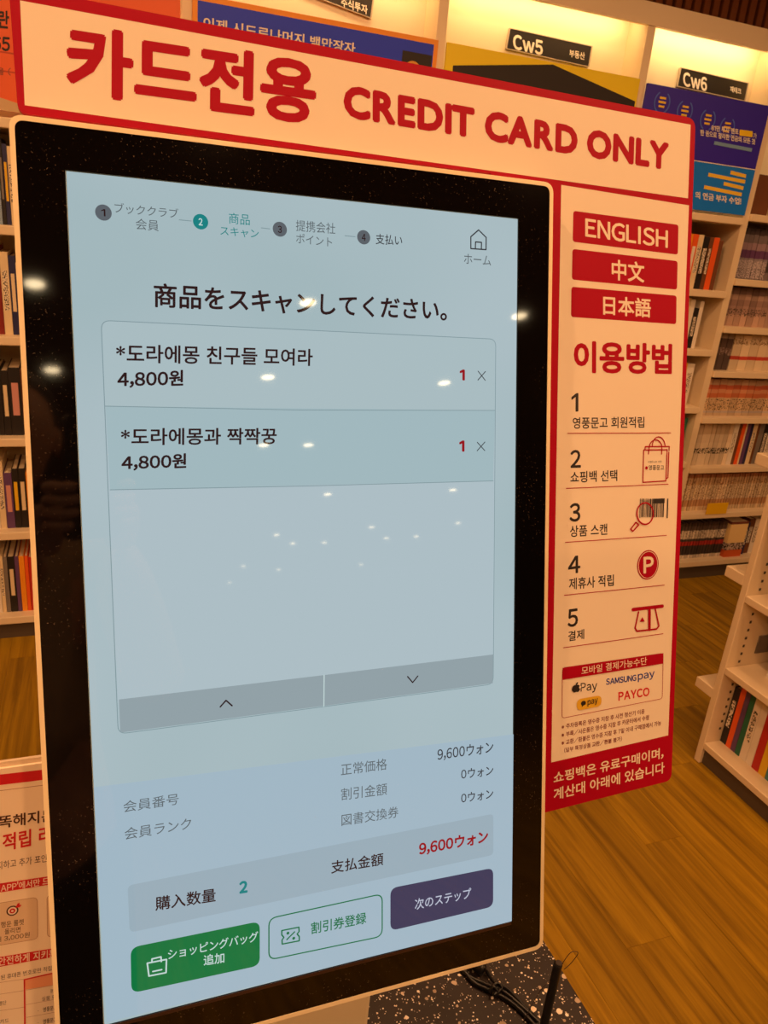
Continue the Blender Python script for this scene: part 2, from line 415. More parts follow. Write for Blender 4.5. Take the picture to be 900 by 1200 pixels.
def series_mat(key, bands, marks=None, mark_rgb=(36, 30, 28), thr=.56, scale=150):
    """printed spine with horizontal bands; marks=(z0,z1) fraction of height carrying dark lettering"""
    m = mat(key, (200, 190, 170), .55); b = m.node_tree.nodes['Principled BSDF']
    tc = nd(m, 'ShaderNodeTexCoord'); sp = nd(m, 'ShaderNodeSeparateXYZ'); lk(m, tc.outputs['Generated'], sp.inputs[0])
    r = ramp(m, bands, 'CONSTANT'); lk(m, sp.outputs['Z'], r.inputs[0]); out = r.outputs[0]
    if marks:
        g = nd(m, 'ShaderNodeNewGeometry'); n = nd(m, 'ShaderNodeTexNoise'); n.inputs['Scale'].default_value = scale; n.inputs['Detail'].default_value = 1.5
        lk(m, g.outputs['Position'], n.inputs['Vector'])
        gt = nd(m, 'ShaderNodeMath', operation='GREATER_THAN'); gt.inputs[1].default_value = thr; lk(m, n.outputs['Fac'], gt.inputs[0])
        a = nd(m, 'ShaderNodeMath', operation='GREATER_THAN'); a.inputs[1].default_value = marks[0]; lk(m, sp.outputs['Z'], a.inputs[0])
        c = nd(m, 'ShaderNodeMath', operation='LESS_THAN'); c.inputs[1].default_value = marks[1]; lk(m, sp.outputs['Z'], c.inputs[0])
        m1 = nd(m, 'ShaderNodeMath', operation='MULTIPLY'); m2 = nd(m, 'ShaderNodeMath', operation='MULTIPLY')
        lk(m, a.outputs[0], m1.inputs[0]); lk(m, c.outputs[0], m1.inputs[1]); lk(m, m1.outputs[0], m2.inputs[0]); lk(m, gt.outputs[0], m2.inputs[1])
        mx = nd(m, 'ShaderNodeMix', data_type='RGBA'); lk(m, m2.outputs[0], mx.inputs['Factor']); lk(m, out, mx.inputs[6]); mx.inputs[7].default_value = lin(mark_rgb)+(1,); out = mx.outputs[2]
    vary(m, out, b); return m
BOOKS = []
def book_geo(q):
    x0, y0, z0, th, h, d = q['g']; c = .0022
    if q['axis'] == 'x':
        cov = [(x0,x0+th,y0,y0+c,z0,z0+h),(x0,x0+c,y0+c,y0+d,z0,z0+h),(x0+th-c,x0+th,y0+c,y0+d,z0,z0+h)]
        pg = (x0+c,x0+th-c,y0+c,y0+d-.003,z0+.002,z0+h-.003); tl = (x0+th*.22,x0+th*.78,y0-.0006,y0,z0+h*.3,z0+h*.78)
    else:
        cov = [(y0,y0+c,x0-th,x0,z0,z0+h),(y0+c,y0+d,x0-c,x0,z0,z0+h),(y0+c,y0+d,x0-th,x0-th+c,z0,z0+h)]
        pg = (y0+c,y0+d-.003,x0-th+c,x0-c,z0+.002,z0+h-.003); tl = (y0-.0006,y0,x0-th*.78,x0-th*.22,z0+h*.3,z0+h*.78)
    return cov, pg, tl
def book(x0, y0, z0, th, h, d, cm, colour, meta, axis='x', title=False, lean=0, lab=None):
    """spine at y0 facing -Y (axis x) or at x=y0 facing -X (axis y, thickness towards -Y); built at the end of the script"""
    sp = Vector((x0+th/2, y0, z0+h/2)) if axis == 'x' else Vector((y0, x0-th/2, z0+h/2))
    BOOKS.append(dict(g=(x0,y0,z0,th,h,d), axis=axis, m=cm, title=title, lab=lab, c=colour, p=sp, th=th, h=h, **meta))

SHELF_W = ['lowest', 'second-lowest', 'third-lowest', 'fourth-lowest', 'fifth-lowest', 'sixth-lowest', 'topmost']
def rand_row(xa, xb, z, hmax, meta, cols, thr=(.018, .034), hr=(.62, .9), title=.6, y0=FY+.03):
    x = xa
    while x < xb-.012:
        th = min(random.uniform(*thr), xb-x); c = random.choice(cols); h = hmax*random.uniform(*hr)
        book(x, y0+random.uniform(0, .012), z, th-.0012, h, .17, bmat(c), c, meta, title=random.random() < title and th > .02)
        x += th
# left bay: rows as seen between x=0 and the kiosk edge, from the left; positions in metres along the wall
def seq_row(x, z, items, meta, y0=FY+.03, axis='x', d=.17):
    for (c, th, h, ti) in items:
        book(x, y0, z, th-.0012, h, d, bmat(c), c, meta, axis, title=bool(ti), lab=(bmat(ti) if isinstance(ti, str) else None))
        x += th if axis == 'x' else -th
ALLC = list(PAL)
def wall_x(px, py, Y=FY+.03):
    d = ray(px, py); return (CAM+d*((Y-CAM.y)/d.y)).x
left_rows = {   # pixel row of the spines' middle, then (colour, left edge, right edge, height, title)
 4: (225, [('white',-14,-6,.23,1),('pale blue',-6,1,.235,1),('black',1,6,.24,'grey'),('navy',6,11.5,.225,'yellow'),('cream',11.5,17,.22,1),('grey',17,25,.22,1)]),
 3: (350, [('cream',-14,-5,.24,1),('dark red',-5,3,.265,'cream'),('cream',3,13,.25,1),('navy',13,21,.24,'cream'),('white',21,30,.22,1)]),
 2: (470, [('black',-14,-3,.22,1),('black',-3,3,.22,1),('black',3,11.5,.215,'cream'),('black',11.5,26,.225,'pink'),('brown',26,36,.22,1)]),
 1: (578, [('white',-10,-2,.22,1),('cream',-2,5.5,.24,1),('purple',5.5,15.5,.20,'pink'),('black',15.5,23,.215,'yellow'),('black',23,31.5,.215,'cream'),('amber',31.5,39,.20,0),('black',39,48,.2,1)]),
 0: (676, [('white',-8,0,.22,1),('cream',0,5,.22,1),('grey',5,10,.215,0),('black',10,18.5,.215,'cream'),('purple',18.5,23.5,.215,0),('amber',23.5,30,.215,0),('orange',30,34.5,.215,0),('red',34.5,41,.21,0),('orange',41,49,.21,1)]),
}
for r, (py, items) in left_rows.items():
    for (c, a, b, h, ti) in items:
        xa, xb = wall_x(a, py), wall_x(b, py)
        book(xa, FY+.03, rows_l[r], xb-xa-.0012, h, .17, bmat(c), c, dict(side='left', row=r), title=bool(ti), lab=(bmat(ti) if isinstance(ti, str) else None))
    rand_row(xb, .13, rows_l[r], .26, dict(side='left', row=r), ALLC, (.03, .05))
    rand_row(-.64, wall_x(items[0][1], py), rows_l[r], .26, dict(side='left', row=r), ALLC, (.03, .05))
for r in range(5):
    for a in (.17, .985): rand_row(a, a+.775, rows_l[r], .27, dict(side='mid', row=r), ALLC, (.05, .075), title=0)
# bay under the navy poster
for r in range(6):
    z = rows_e[r]; nx = 2.36
    if r == 5: nx = 2.11
    if r == 4: nx = 2.15
    rand_row(1.80, nx if r > 2 else 2.385, z, .235, dict(side='navy', row=r), ALLC if r < 3 else ['cream', 'white', 'brown', 'orange', 'grey', 'yellow'], (.03, .042), (.75, .9), .5)
seq_row(2.15, rows_e[4], [('white',.03,.2,0),('yellow',.024,.2,0),('cream',.026,.21,1),('cream',.022,.21,1),('white',.024,.205,0),('black',.028,.17,1),('white',.02,.2,0)], dict(side='navy', row=4))
seq_row(2.11, rows_e[5], [('cream',.03,.215,1),('yellow',.022,.215,1),('amber',.028,.215,'white'),('orange',.028,.215,'white'),('cream',.028,.215,1),('black',.032,.21,1),('brown',.022,.21,1),('orange',.03,.21,0),('brown',.022,.2,0)], dict(side='navy', row=5))
# right bay: long runs of matching volumes
D = (44, 36, 34)
sm = dict(
 lilac=series_mat('lilac magazine spine', [(0,(122,112,116)),(.22,(150,140,146)),(.42,(104,64,110)),(.58,(158,132,142)),(.72,(120,108,112)),(.88,(66,56,58))], (.02,.38), (206,192,196), .5, 240),
 rose=series_mat('grey pink spine', [(0,(196,160,140)),(.30,(168,136,124)),(.52,(150,120,112)),(.68,(172,142,128)),(.82,(120,96,90))], (.26,.46), D, .56, 190),
 dusk=series_mat('dark grey spine', [(0,(86,70,66)),(.45,(104,80,74)),(.6,(84,66,60)),(.85,(170,150,130))], (.4,.6), (170,150,140), .58, 150),
 redband=series_mat('white spine with red band', [(0,(222,202,170)),(.30,(196,70,56)),(.40,(222,200,168))], (.72,.9), (150,120,90), .56, 150),
 peach=series_mat('orange banded spine', [(0,(206,180,150)),(.08,(190,176,170)),(.14,(218,186,146)),(.50,(206,116,76)),(.62,(216,150,110)),(.72,(204,104,70)),(.84,(196,160,130))], (.16,.46), D, .57, 170),
 script=series_mat('white spine with black script', [(0,(226,208,180)),(.55,(220,200,172)),(.75,(206,182,150))], (.28,.42), D, .5, 190),
 comic=series_mat('thin comic spine', [(0,(224,200,160)),(.12,(196,150,110)),(.3,(228,206,170)),(.7,(214,180,140)),(.9,(188,130,96))], (.3,.85), (120,70,50), .6, 200),
 story=series_mat('black and white spine with red band', [(0,(222,208,190)),(.10,(60,50,48)),(.36,(168,42,36)),(.48,(66,56,54)),(.55,(214,200,180)),(.78,(96,80,74)),(.9,(70,54,48))], (.5,.8), (60,50,50), .6, 200))
def run(x, z, key, n, th, h, meta, d=.17):
    for k in range(n):
        book(x, FY+.028+random.uniform(0,.003), z, th-(.0042 if key in ('comic', 'story') else .0028), h+random.uniform(-.002,.002), d, sm[key], {'lilac':'lilac grey','rose':'grey pink','dusk':'dark grey','redband':'white red-banded','peach':'orange-banded','script':'white','comic':'thin striped','story':'black and red'}[key], meta)
        x += th
    return x
X0 = 2.432
def meta(r): return dict(side='right', row=r)
x = run(X0, rows_f[6], 'lilac', 22, .026, .205, meta(6))
x = run(X0, rows_f[5], 'rose', 16, .036, .165, meta(5))
x = run(X0, rows_f[4], 'dusk', 3, .034, .165, meta(4)); x = run(x+.004, rows_f[4], 'redband', 9, .05, .16, meta(4))
x = run(X0, rows_f[3], 'peach', 14, .042, .17, meta(3))
x = run(X0, rows_f[2], 'script', 9, .026, .20, meta(2))
seq_row(x, rows_f[2], [('white',.03,.2,1),('brown',.018,.2,0),('orange',.022,.2,0),('cream',.01,.2,0),('purple',.022,.2,0),('navy',.016,.2,0),('cream',.026,.2,1),('brown',.014,.2,0),('grey',.03,.2,0),('black',.03,.2,1),('white',.03,.2,1)], meta(2))
x = run(X0, rows_f[1], 'comic', 38, .0165, .185, meta(1))
x = run(X0, rows_f[0], 'story', 20, .0175, .19, meta(0))
book(x+.004, FY+.012, rows_f[0], .11, .19, .17, series_mat('cream boxed set spine', [(0,(200,90,40)),(.20,(190,170,160)),(.40,(226,198,140)),(.93,(110,60,50))], (.2,.4), D, .5, 120), 'cream', dict(side='right', row=0))
rand_row(x+.12, 3.19, rows_f[0], .22, meta(0), ['grey','navy','white','brown'], (.03,.04))
# yellow price card
t = box('price_card', 2.575, 2.70, FY-.016, FY-.013, rows_f[1]-.004, rows_f[1]+.052, mat('yellow card', (236, 190, 20), .5))
tag(t, 'yellow blank card on the shelf edge in front of the thin striped books', 'card')
# face-out things in the compartment above the lilac magazines
z = rows_f[7]
for (x, w_, h, c, tilt, lb) in ((2.46,.12,.16,'brown',.0,'brown face-out book beside the bookcase post right of the navy poster'),
                     (2.60,.14,.26,'cream',.22,'cream face-out book leaning crosswise right of the navy poster'),
                     (2.80,.15,.28,'orange',-.1,'orange face-out book at the upper right edge of the picture')):
    o = boxes('book', [(x,x+w_,2.26,2.263,z,z+h),(x,x+w_,2.278,2.281,z,z+h),(x,x+.003,2.263,2.278,z,z+h)], bmat(c)); box('pages', x+.003,x+w_-.002,2.263,2.278,z+.002,z+h-.002, page_m, o)
    o.rotation_euler = (0, tilt, 0); 
    if tilt: o.location.z += abs(math.sin(tilt))*w_/2
    tag(o, lb, 'book', 'face-out books')

# ------------------------------------------------------------------ gondola shelf at the right
GX, GY = 1.60, 1.0
gon = empty('shelf_unit', (1.75, .4, 0), 'low white freestanding book gondola at the right edge, dark kick plate', 'shelf')
box('end_panel', GX, GX+.62, GY, GY+.022, 0, 1.42, white_lam, gon, .002)
box('end_panel', GX, GX+.62, -1.0, -.978, 0, 1.42, white_lam, gon, .002)
box('back_panel', GX+.30, GX+.32, -.978, GY, .08, 1.42, white_lam, gon)
box('kick_plate', GX+.012, GX+.03, -.978, GY, 0, .05, kick, gon)
zs = [.078, .351, .594, .86, 1.13]
for z in zs:
    box('shelf', GX-(.0 if z > .1 else .0), GX+.30, -.978, GY-.001, z-.022, z, white_lam, gon, .002)
box('top_panel', GX, GX+.62, -1.0, GY+.022, 1.42, 1.44, white_lam, gon, .003)
for z in (.262, .648, 1.0):
    box('end_shelf', GX, GX+.30, GY+.022, GY+.094, z-.033, z, white_lam, gon, .002)
slot = box('peg_slot', GX+.045, GX+.052, GY-.0015, GY-.0002, .12, .128, metal_dark, gon)
for k in range(1, 46):
    share(slot, (WL[slot].x, WL[slot].y, .12+k*.027), gon, 'peg_slot')
for z in (.42, .665, .93):
    box('peg_plate', GX+.10, GX+.20, GY-.004, GY-.0005, z-.03, z+.03, mat('grey bracket', (120, 108, 96), .5), gon)
mg = lambda r: dict(side='gondola', row=r)
seq_row(GY-.003, zs[0], [('black',.024,.2,1),('orange',.020,.235,0),('purple',.018,.23,0),('green',.019,.225,0),('white',.026,.22,1),('white',.024,.215,0),('red',.026,.215,0),('yellow',.026,.21,0),('teal',.024,.21,0),('brown',.03,.21,0),('white',.03,.21,1),('navy',.03,.2,0),('cream',.03,.2,0)], mg(0), y0=GX+.06, axis='y')
seq_row(GY-.07, zs[1], [('white',.018,.2,0),('grey',.014,.19,0),('white',.026,.2,0),('white',.026,.2,1),('cream',.026,.2,0),('white',.026,.2,1),('cream',.03,.2,0),('pink',.03,.2,0),('white',.03,.2,1)], mg(1), y0=GX+.09, axis='y')
seq_row(GY-.13, zs[2], [('grey',.05,.19,0),('cream',.04,.2,0),('white',.04,.2,1),('grey',.04,.2,0)], mg(2), y0=GX+.09, axis='y')

# ------------------------------------------------------------------ terrazzo counter
cnt = empty('checkout_counter', (-.55, 0, 0), 'checkout counter with a dark speckled terrazzo top under the kiosk', 'counter')
box('worktop', -1.6, .274, -.30, .30, .76, .80, terr, cnt, .002)
box('counter_body', -1.57, .25, -.27, .27, .0, .76, mat('counter front', (150, 120, 92), .5), cnt)

# ------------------------------------------------------------------ kiosk
SCZ = 1.23; TAU = 0.2761895
UP = Vector((0, math.sin(TAU), math.cos(TAU))); N = Vector((0, -math.cos(TAU), math.sin(TAU)))
K = Surf((0, 0, SCZ), (1, 0, 0), UP)
kiosk = empty('self_checkout_kiosk', (0, 0, .80), 'tall tilted touchscreen kiosk with black bezel and cream frame, on the terrazzo counter', 'kiosk')
frame_m = mat('cream kiosk frame', (244, 226, 186), .35)
OW, OT, OB = .2005, .3300, -.3320
outer = rounded([(-OW, OB), (OW, OB), (OW, OT), (-OW, OT)], .009, 8)
slab('housing', K, [Vector(p) for p in outer], -.0012, .036, frame_m, kiosk)
g_o = rounded([(-OW+.0032, OB+.0032), (OW-.0032, OB+.0032), (OW-.0032, OT-.0032), (-OW+.0032, OT-.0032)], .006, 8)
ring('frame_rim', K, outer, g_o, .0008, .003, frame_m, kiosk)
SW, SH = .168, .29867
def glass_mat():
    m = mat('dusty black glass', (7, 6, 6), .045, .5); b = m.node_tree.nodes['Principled BSDF']
    g = nd(m, 'ShaderNodeNewGeometry'); v = nd(m, 'ShaderNodeTexVoronoi'); v.inputs['Scale'].default_value = 430
    wv = nd(m, 'ShaderNodeTexNoise'); wv.inputs['Scale'].default_value = 14; wv.inputs['Detail'].default_value = 3
    st = nd(m, 'ShaderNodeTexNoise'); st.inputs['Scale'].default_value = 600
    ad = nd(m, 'ShaderNodeVectorMath', operation='MULTIPLY_ADD'); ad.inputs[1].default_value = (.004,)*3
    lk(m, g.outputs['Position'], st.inputs['Vector']); lk(m, st.outputs['Color'], ad.inputs[0]); lk(m, g.outputs['Position'], ad.inputs[2]); lk(m, ad.outputs[0], v.inputs['Vector'])
    lk(m, g.outputs['Position'], wv.inputs['Vector'])
    sep = nd(m, 'ShaderNodeSeparateColor'); lk(m, v.outputs['Color'], sep.inputs[0])
    gt = nd(m, 'ShaderNodeMath', operation='GREATER_THAN'); gt.inputs[1].default_value = .5; lk(m, sep.outputs[0], gt.inputs[0])
    lt = nd(m, 'ShaderNodeMath', operation='LESS_THAN'); lt.inputs[1].default_value = .17; lk(m, v.outputs['Distance'], lt.inputs[0])
    wr = ramp(m, [(.42, (0, 0, 0)), (.64, (1, 1, 1))]); lk(m, wv.outputs['Fac'], wr.inputs[0])
    a = nd(m, 'ShaderNodeMath', operation='MULTIPLY'); c = nd(m, 'ShaderNodeMath', operation='MULTIPLY')
    lk(m, gt.outputs[0], a.inputs[0]); lk(m, lt.outputs[0], a.inputs[1]); lk(m, a.outputs[0], c.inputs[0]); lk(m, wr.outputs[0], c.inputs[1])
    mx = nd(m, 'ShaderNodeMix', data_type='RGBA'); lk(m, c.outputs[0], mx.inputs['Factor']); mx.inputs[6].default_value = lin((9, 7, 7))+(1,); mx.inputs[7].default_value = lin((96, 82, 70))+(1,)
    lk(m, mx.outputs[2], b.inputs['Base Color'])
    return m
inner = rounded([(-SW-.0006, -SH-.0006), (SW+.0006, -SH-.0006), (SW+.0006, SH+.0006), (-SW-.0006, SH+.0006)], .0005, 8)
tag(ring('bezel', K, g_o, inner, .0003, .0015, glass_mat(), kiosk), 'glossy black bezel with dust specks')
def led(key, rgb, e=1.0): return mat('lit '+key, rgb, .03, .5, emit=e)
scr = slab('screen', K, [Vector(p) for p in ((-SW,-SH),(SW,-SH),(SW,SH),(-SW,SH))], 0, .001, led('screen ground', (163, 184, 192)), kiosk)
# faint unevenness of the panel backlight
m = MATS['lit screen ground']; b = m.node_tree.nodes['Principled BSDF']; g = nd(m, 'ShaderNodeTexCoord'); n = nd(m, 'ShaderNodeTexNoise'); n.inputs['Scale'].default_value = 2.2; n.inputs['Detail'].default_value = 1
r = ramp(m, [(.35, (162, 183, 188)), (.65, (171, 189, 195))]); lk(m, g.outputs['Object'], n.inputs['Vector']); n.inputs['Scale'].default_value = 5; lk(m, n.outputs['Fac'], r.inputs[0]); lk(m, r.outputs[0], b.inputs['Emission Color'])
gk = mat('dark gasket', (58, 38, 30), .35)
slab('screen_lip', K, [Vector(p) for p in ((-SW,-SH-.0035),(SW,-SH-.0035),(SW,-SH-.0008),(-SW,-SH-.0008))], .0007, .0006, gk, kiosk)

c_dk = led('dark ink', (48, 28, 28)); c_gr = led('grey ink', (92, 100, 104)); c_mid = led('mid ink', (56, 56, 60)); c_red = led('red ink', (150, 22, 30)); c_teal = led('teal', (28, 128, 128))
c_step = led('step grey', (92, 98, 104)); c_line = led('hairline', (128, 150, 156)); c_scroll = led('scroll grey', (146, 161, 167)); c_w = led('white ink', (196, 216, 214))
c_list = led('list ground', (173, 190, 197)); c_card = led('card ground', (169, 188, 193)); c_card2 = led('second card ground', (161, 184, 190)); c_low = led('lower panel', (161, 183, 197)); c_tot = led('total panel', (153, 173, 185))
c_green = led('green', (16, 116, 62)); c_purp = led('purple', (62, 60, 88)); c_lav = led('lavender ink', (190, 196, 214)); c_gi = led('green ink', (22, 112, 70))
o1, o2, o3 = .0002, .0004, .0006
def T(body, x0, yt, yb, x1, m_, bold=0, yt1=None, off=o3): return text(body, K, x0, yt, yb, x1, m_, scr, off, bold, yt1)
def dot(c, mt, dg_, ink):
    disc('step_marker', K, c, .0052, mt, scr, o2); T(dg_, c[0]-2.3, c[1]-4.2, c[1]+4.2, c[0]+2.3, ink, .02)
dot((121.2, 249.3), c_step, '1', c_dk); dot((235, 260), c_teal, '2', c_w); dot((327.8, 268.8), c_step, '3', c_dk); dot((426, 278.2), c_step, '4', c_dk)
T('ブッククラブ', 134, 237.5, 249.5, 209, c_gr, 0, 244.8); T('会員', 159, 256, 269, 186, c_gr, 0, 258.5)
T('商品', 268, 249.3, 262.3, 292.5, c_teal, 0, 251.5); T('スキャン', 258, 265.3, 276, 303, c_teal, 0, 269.3)
T('提携会社', 346.5, 257.8, 271, 392.7, c_gr, 0, 261.8); T('ポイント', 346.7, 273.3, 284.8, 389, c_gr, 0, 278.3)
T('支払い', 440, 274, 286.3, 471, c_mid, .006, 276)
stroke('connector', K, [[(210,257.8),(224,259.2)],[(306,267.2),(316,268.4)],[(404,276.4),(416,277.6)]], .0006, c_line, scr, o2)
stroke('home_icon', K, [[(551.5,291.5),(551.5,277.5),(560.6,269.6),(569.5,278.5),(569.3,292.7),(552,291.5)],[(556.8,291.6),(557,283.6),(564,284.2),(563.8,292.2)]], .0010, c_mid, scr, o2)
T('ホーム', 543.3, 297.3, 309, 575, c_gr, 0, 300)
T('商品をスキャンしてください。', 180, 331.5, 360.5, 524, c_dk, .02, 351.5)
# list
listp = [(118.5,375.5),(580.7,397.5),(577.7,801.5),(138.5,860)]
panel('list_panel', K, [(118.5,375.5),(580.7,397.5),(577.7,775),(138.5,830)], c_list, scr, .0001, .006)
panel('item_row', K, [(118.7,376.2),(580.5,397.9),(580,481),(123.5,476)], c_card, scr, o1, [0,0,.006,.006])
panel('item_row', K, [(123.5,476),(580,481),(577.8,563.5),(129,574)], c_card2, scr, o1)
Lp = rounded([K.P(*p) for p in listp], .006); stroke('outline', K, [Lp+[Lp[0]]], .00055, c_line, scr, o2, px=False)
stroke('divider', K, [[(123.5,476),(350,480.5),(580,481)],[(129,574),(360,569.5),(577.8,563.5)]], .00055, c_line, scr, o2)
T('*도라에몽 친구들 모여라', 136, 403, 425, 366.5, c_dk, .018, 409); T('4,800원', 137.5, 435, 455, 214.8, c_dk, .03, 433.5)
T('*도라에몽과 짝짝꿍', 141.7, 501.5, 522, 324.3, c_dk, .018, 501.5); T('4,800원', 142.3, 533.3, 552, 218.3, c_dk, .03, 531)
T('1', 538.3, 432.7, 445.6, 544.4, c_red, .05, 433.2); T('1', 537.8, 516, 529.2, 544, c_red, .05, 516.2)
stroke('delete_cross', K, [[(560,435),(568.4,445.8)],[(568.6,435.4),(559.8,445.4)]], .0007, c_mid, scr, o2)
stroke('delete_cross', K, [[(559,518.3),(567.8,528)],[(568,518),(558.8,528.3)]], .0007, c_mid, scr, o2)
panel('scroll_button', K, [(139.3,819.5),(379,791),(378.7,827),(141,858.3)], c_scroll, scr, o2, [.006,0,0,0] if False else 0)
panel('scroll_button', K, [(380.4,790.8),(577.7,766.8),(577.2,800.5),(380.1,827)], c_scroll, scr, o2)
stroke('divider', K, [[(379.6,791),(379.3,827.5)]], .0006, c_w, scr, o3)
stroke('chevron', K, [[(258,828),(264.7,820.5),(271.8,826.7)]], .0011, c_dk, scr, o3); stroke('chevron', K, [[(477.3,792.6),(483.3,799.6),(489.3,792)]], .0010, c_dk, scr, o3)
# totals
panel('lower_panel', K, [(110,922.5),(605,860),(599.7,1080),(124.8,1198)], c_low, scr, .0001, 0)
T('会員番号', 144.5, 938.5, 952, 209.3, c_gr, 0, 929); T('会員ランク', 146, 970, 984, 224, c_gr, 0, 957.5)
T('正常価格', 399.3, 895, 908.8, 453.3, c_gr, 0, 888); T('割引金額', 399.5, 923.5, 937.8, 453.3, c_gr, 0, 917); T('図書交換券', 400, 954, 967.8, 466.7, c_gr, 0, 944)
T('9,600ウォン', 512.3, 877.2, 891.8, 577.7, c_mid, .01, 868); T('0ウォン', 540, 901.3, 913, 577.7, c_mid, .01, 896.5); T('0ウォン', 540, 929.5, 941, 577.7, c_mid, .01, 923.8)
panel('total_panel', K, [(149.5,1037.5),(578,953.5),(578,1001.7),(152,1092.7)], c_tot, scr, o1, .004)
T('購入数量', 182, 1050.5, 1067, 252.7, c_dk, .014, 1040); T('2', 280.2, 1032.5, 1047, 290, c_teal, .048, 1031)
T('支払金額', 387.8, 1008.5, 1023.6, 449, c_dk, .012, 998.5); T('9,600ウォン', 490.7, 987, 1003, 571.7, c_red, .032, 972)
panel('button', K, [(153,1110),(304.3,1079.2),(304.3,1131),(154,1163.5)], c_green, scr, o2, .0065)
T('ショッピングバッグ', 196.7, 1112, 1124, 302.3, c_w, .008, 1090.5, .0008); T('追加', 238.5, 1118.5, 1131, 262.7, c_w, .01, 1115, .0008)
stroke('bag_icon', K, [[(172.5,1128),(195,1123.5),(194.5,1139),(174.5,1143),(172.5,1128)],[(178,1127),(178,1123),(188.5,1120.5),(189,1126)],[(179,1137.7),(189.5,1135.5)]], .0011, c_w, scr, .0008)
bp_ = rounded([K.P(*p) for p in ((315,1076),(447.7,1047.2),(447.7,1096.8),(315,1124.5))], .0065); stroke('button', K, [bp_+[bp_[0]]], .0010, c_gi, scr, o2, px=False)
stroke('coupon_icon', K, [[(330,1090),(350,1086),(350.3,1091),(348,1094),(350.5,1097),(350.5,1102),(330.5,1105.8),(330.3,1101),(332.5,1098),(330,1095),(330,1090)],[(336,1100.5),(345,1091.5)]], .0011, c_gi, scr, o3)
disc('coupon_icon', K, (337.2,1093), .0012, c_gi, scr, o3); disc('coupon_icon', K, (344,1099), .0012, c_gi, scr, o3)
T('割引券登録', 364.3, 1080.5, 1094.5, 429, c_gi, .012, 1068)
panel('button', K, [(457.3,1040.5),(577.7,1016.7),(577.7,1062),(457.3,1090.5)], c_purp, scr, o2, .0065)
T('次のステップ', 485.7, 1053, 1066, 551.7, c_lav, .006, 1039.5, .0008)
# back of the display, neck and foot on the counter
box('neck', -.046, .046, -.074, .03, .80, .905, frame_m, kiosk, .004)
box('bracket', -.046, .046, .0, .06, .86, 1.10, frame_m, kiosk, .004)

# ------------------------------------------------------------------ red and white sign behind the kiosk
G = Surf((0, 0, SCZ), (1, 0, 0), UP, base=-.012)
sg = empty('payment_sign', (.07, .09, 1.45), 'red and white L-shaped sign reading CREDIT CARD ONLY fixed around the kiosk', 'sign')
red = mat('sign red', (168, 3, 36), .5, .12); swhite = mat('sign white', (238, 224, 204), .55, .2); sblack = mat('sign black', (34, 26, 26), .5)
sgo = [(9,-20),(815.3,140),(786.8,914),(640,952)]
A_, B_, C_, D_ = [G.P(*p) for p in ((10.5,-8),(815.3,139),(786.8,914.5),(640,952))]
A_ = Vector((A_.x, G.P(480,67).y)); 
E_ = G.P(21,132)
pts = [Vector((E_.x, E_.y-.0)), Vector((.19, E_.y)), Vector((.19, D_.y)), Vector((G.P(640,952).x, G.P(640,952).y)), C_, B_, A_]
pts = [E_, Vector((.150, E_.y)), Vector((.150, D_.y)), D_, C_, B_, A_]
N7 = len(pts)
slab('panel', G, rounded(pts, [.006,0,0,0,.008,.010,.008], 6) if sum(pts[i][0]*pts[(i+1)%N7][1]-pts[(i+1)%N7][0]*pts[i][1] for i in range(N7)) > 0 else pts, 0, .004, red, sg)
for p in sg.children: p['label'] = 'red backing panel'
def GP(name, px, m_, off=.00006, r=0): return panel(name, G, px, m_, sg, off, r)
GP('white_field', [(23.5,.5),(809.3,146.2),(806.2,232.4),(29,123.3)], swhite); GP('white_field', [(657.7,216.7),(807.3,240.7),(783,861.7),(646,893.5)], swhite)
def GT(body, x0, yt, yb, x1, m_, bold=0, yt1=None, off=.00016, latin=False): return text(body, G, x0, yt, yb, x1, m_, sg, off, bold, yt1, 'caption', latin)
GT('카드전용', 77.5, 25.5, 110, 371.5, red, .038, 72); GT('CREDIT CARD ONLY', 402.5, 98.5, 137.5, 784, red, .05, 167.5, latin=True)
for q_ in (([(671.7,247),(795,263.5),(794.3,298.5),(671,283.3)]), ([(670.8,291.7),(794,306),(793.3,339.5),(670,327.7)]), ([(669.5,336),(792.8,346.5),(792.3,380),(669,371.5)])): GP('language_button', q_, red, .00011, .0028)
GT('ENGLISH', 685.7, 255.5, 277.5, 782.7, swhite, .02, 270); GT('中文', 716.7, 303.5, 328, 755, swhite, .022, 307.5); GT('日本語', 706.7, 346, 369, 762.7, swhite, .022, 350)
GT('이용방법', 672.3, 399, 437, 787.7, red, .034, 403)
steps = [('1',(669.5,461.7,483.3,677.7),460.5,'영풍문고 회원적립',(671,489,502.5,755),488.3),('2',(668.3,527.3,548.5,680.7),527,'쇼핑백 선택',(668.3,552.5,566,723.3),550.5),
 ('3',(667.3,590,612,680),589,'상품 스캔',(667.7,616,629.5,711.7),613.5),('4',(665.7,652.3,673,680),650.5,'제휴사 적립',(666.7,677.5,691.3,719.3),673),('5',(665,714.3,735.5,677.3),712.5,'결제',(665.7,740,751.8,684.5),737)]
for d_, a, ay, s_, b2, by in steps:
    GT(d_, *a, sblack, .022, ay); GT(s_, *b2, sblack, .014, by)
stroke('rule', G, [[(665,507.8),(785.7,507.3)],[(663.3,572.3),(782.7,567.3)],[(662.3,635.5),(780.7,627.3)],[(661,697.5),(778.3,685.5)],[(660,759),(776.7,742.5)]], .0007, red, sg, .0004)
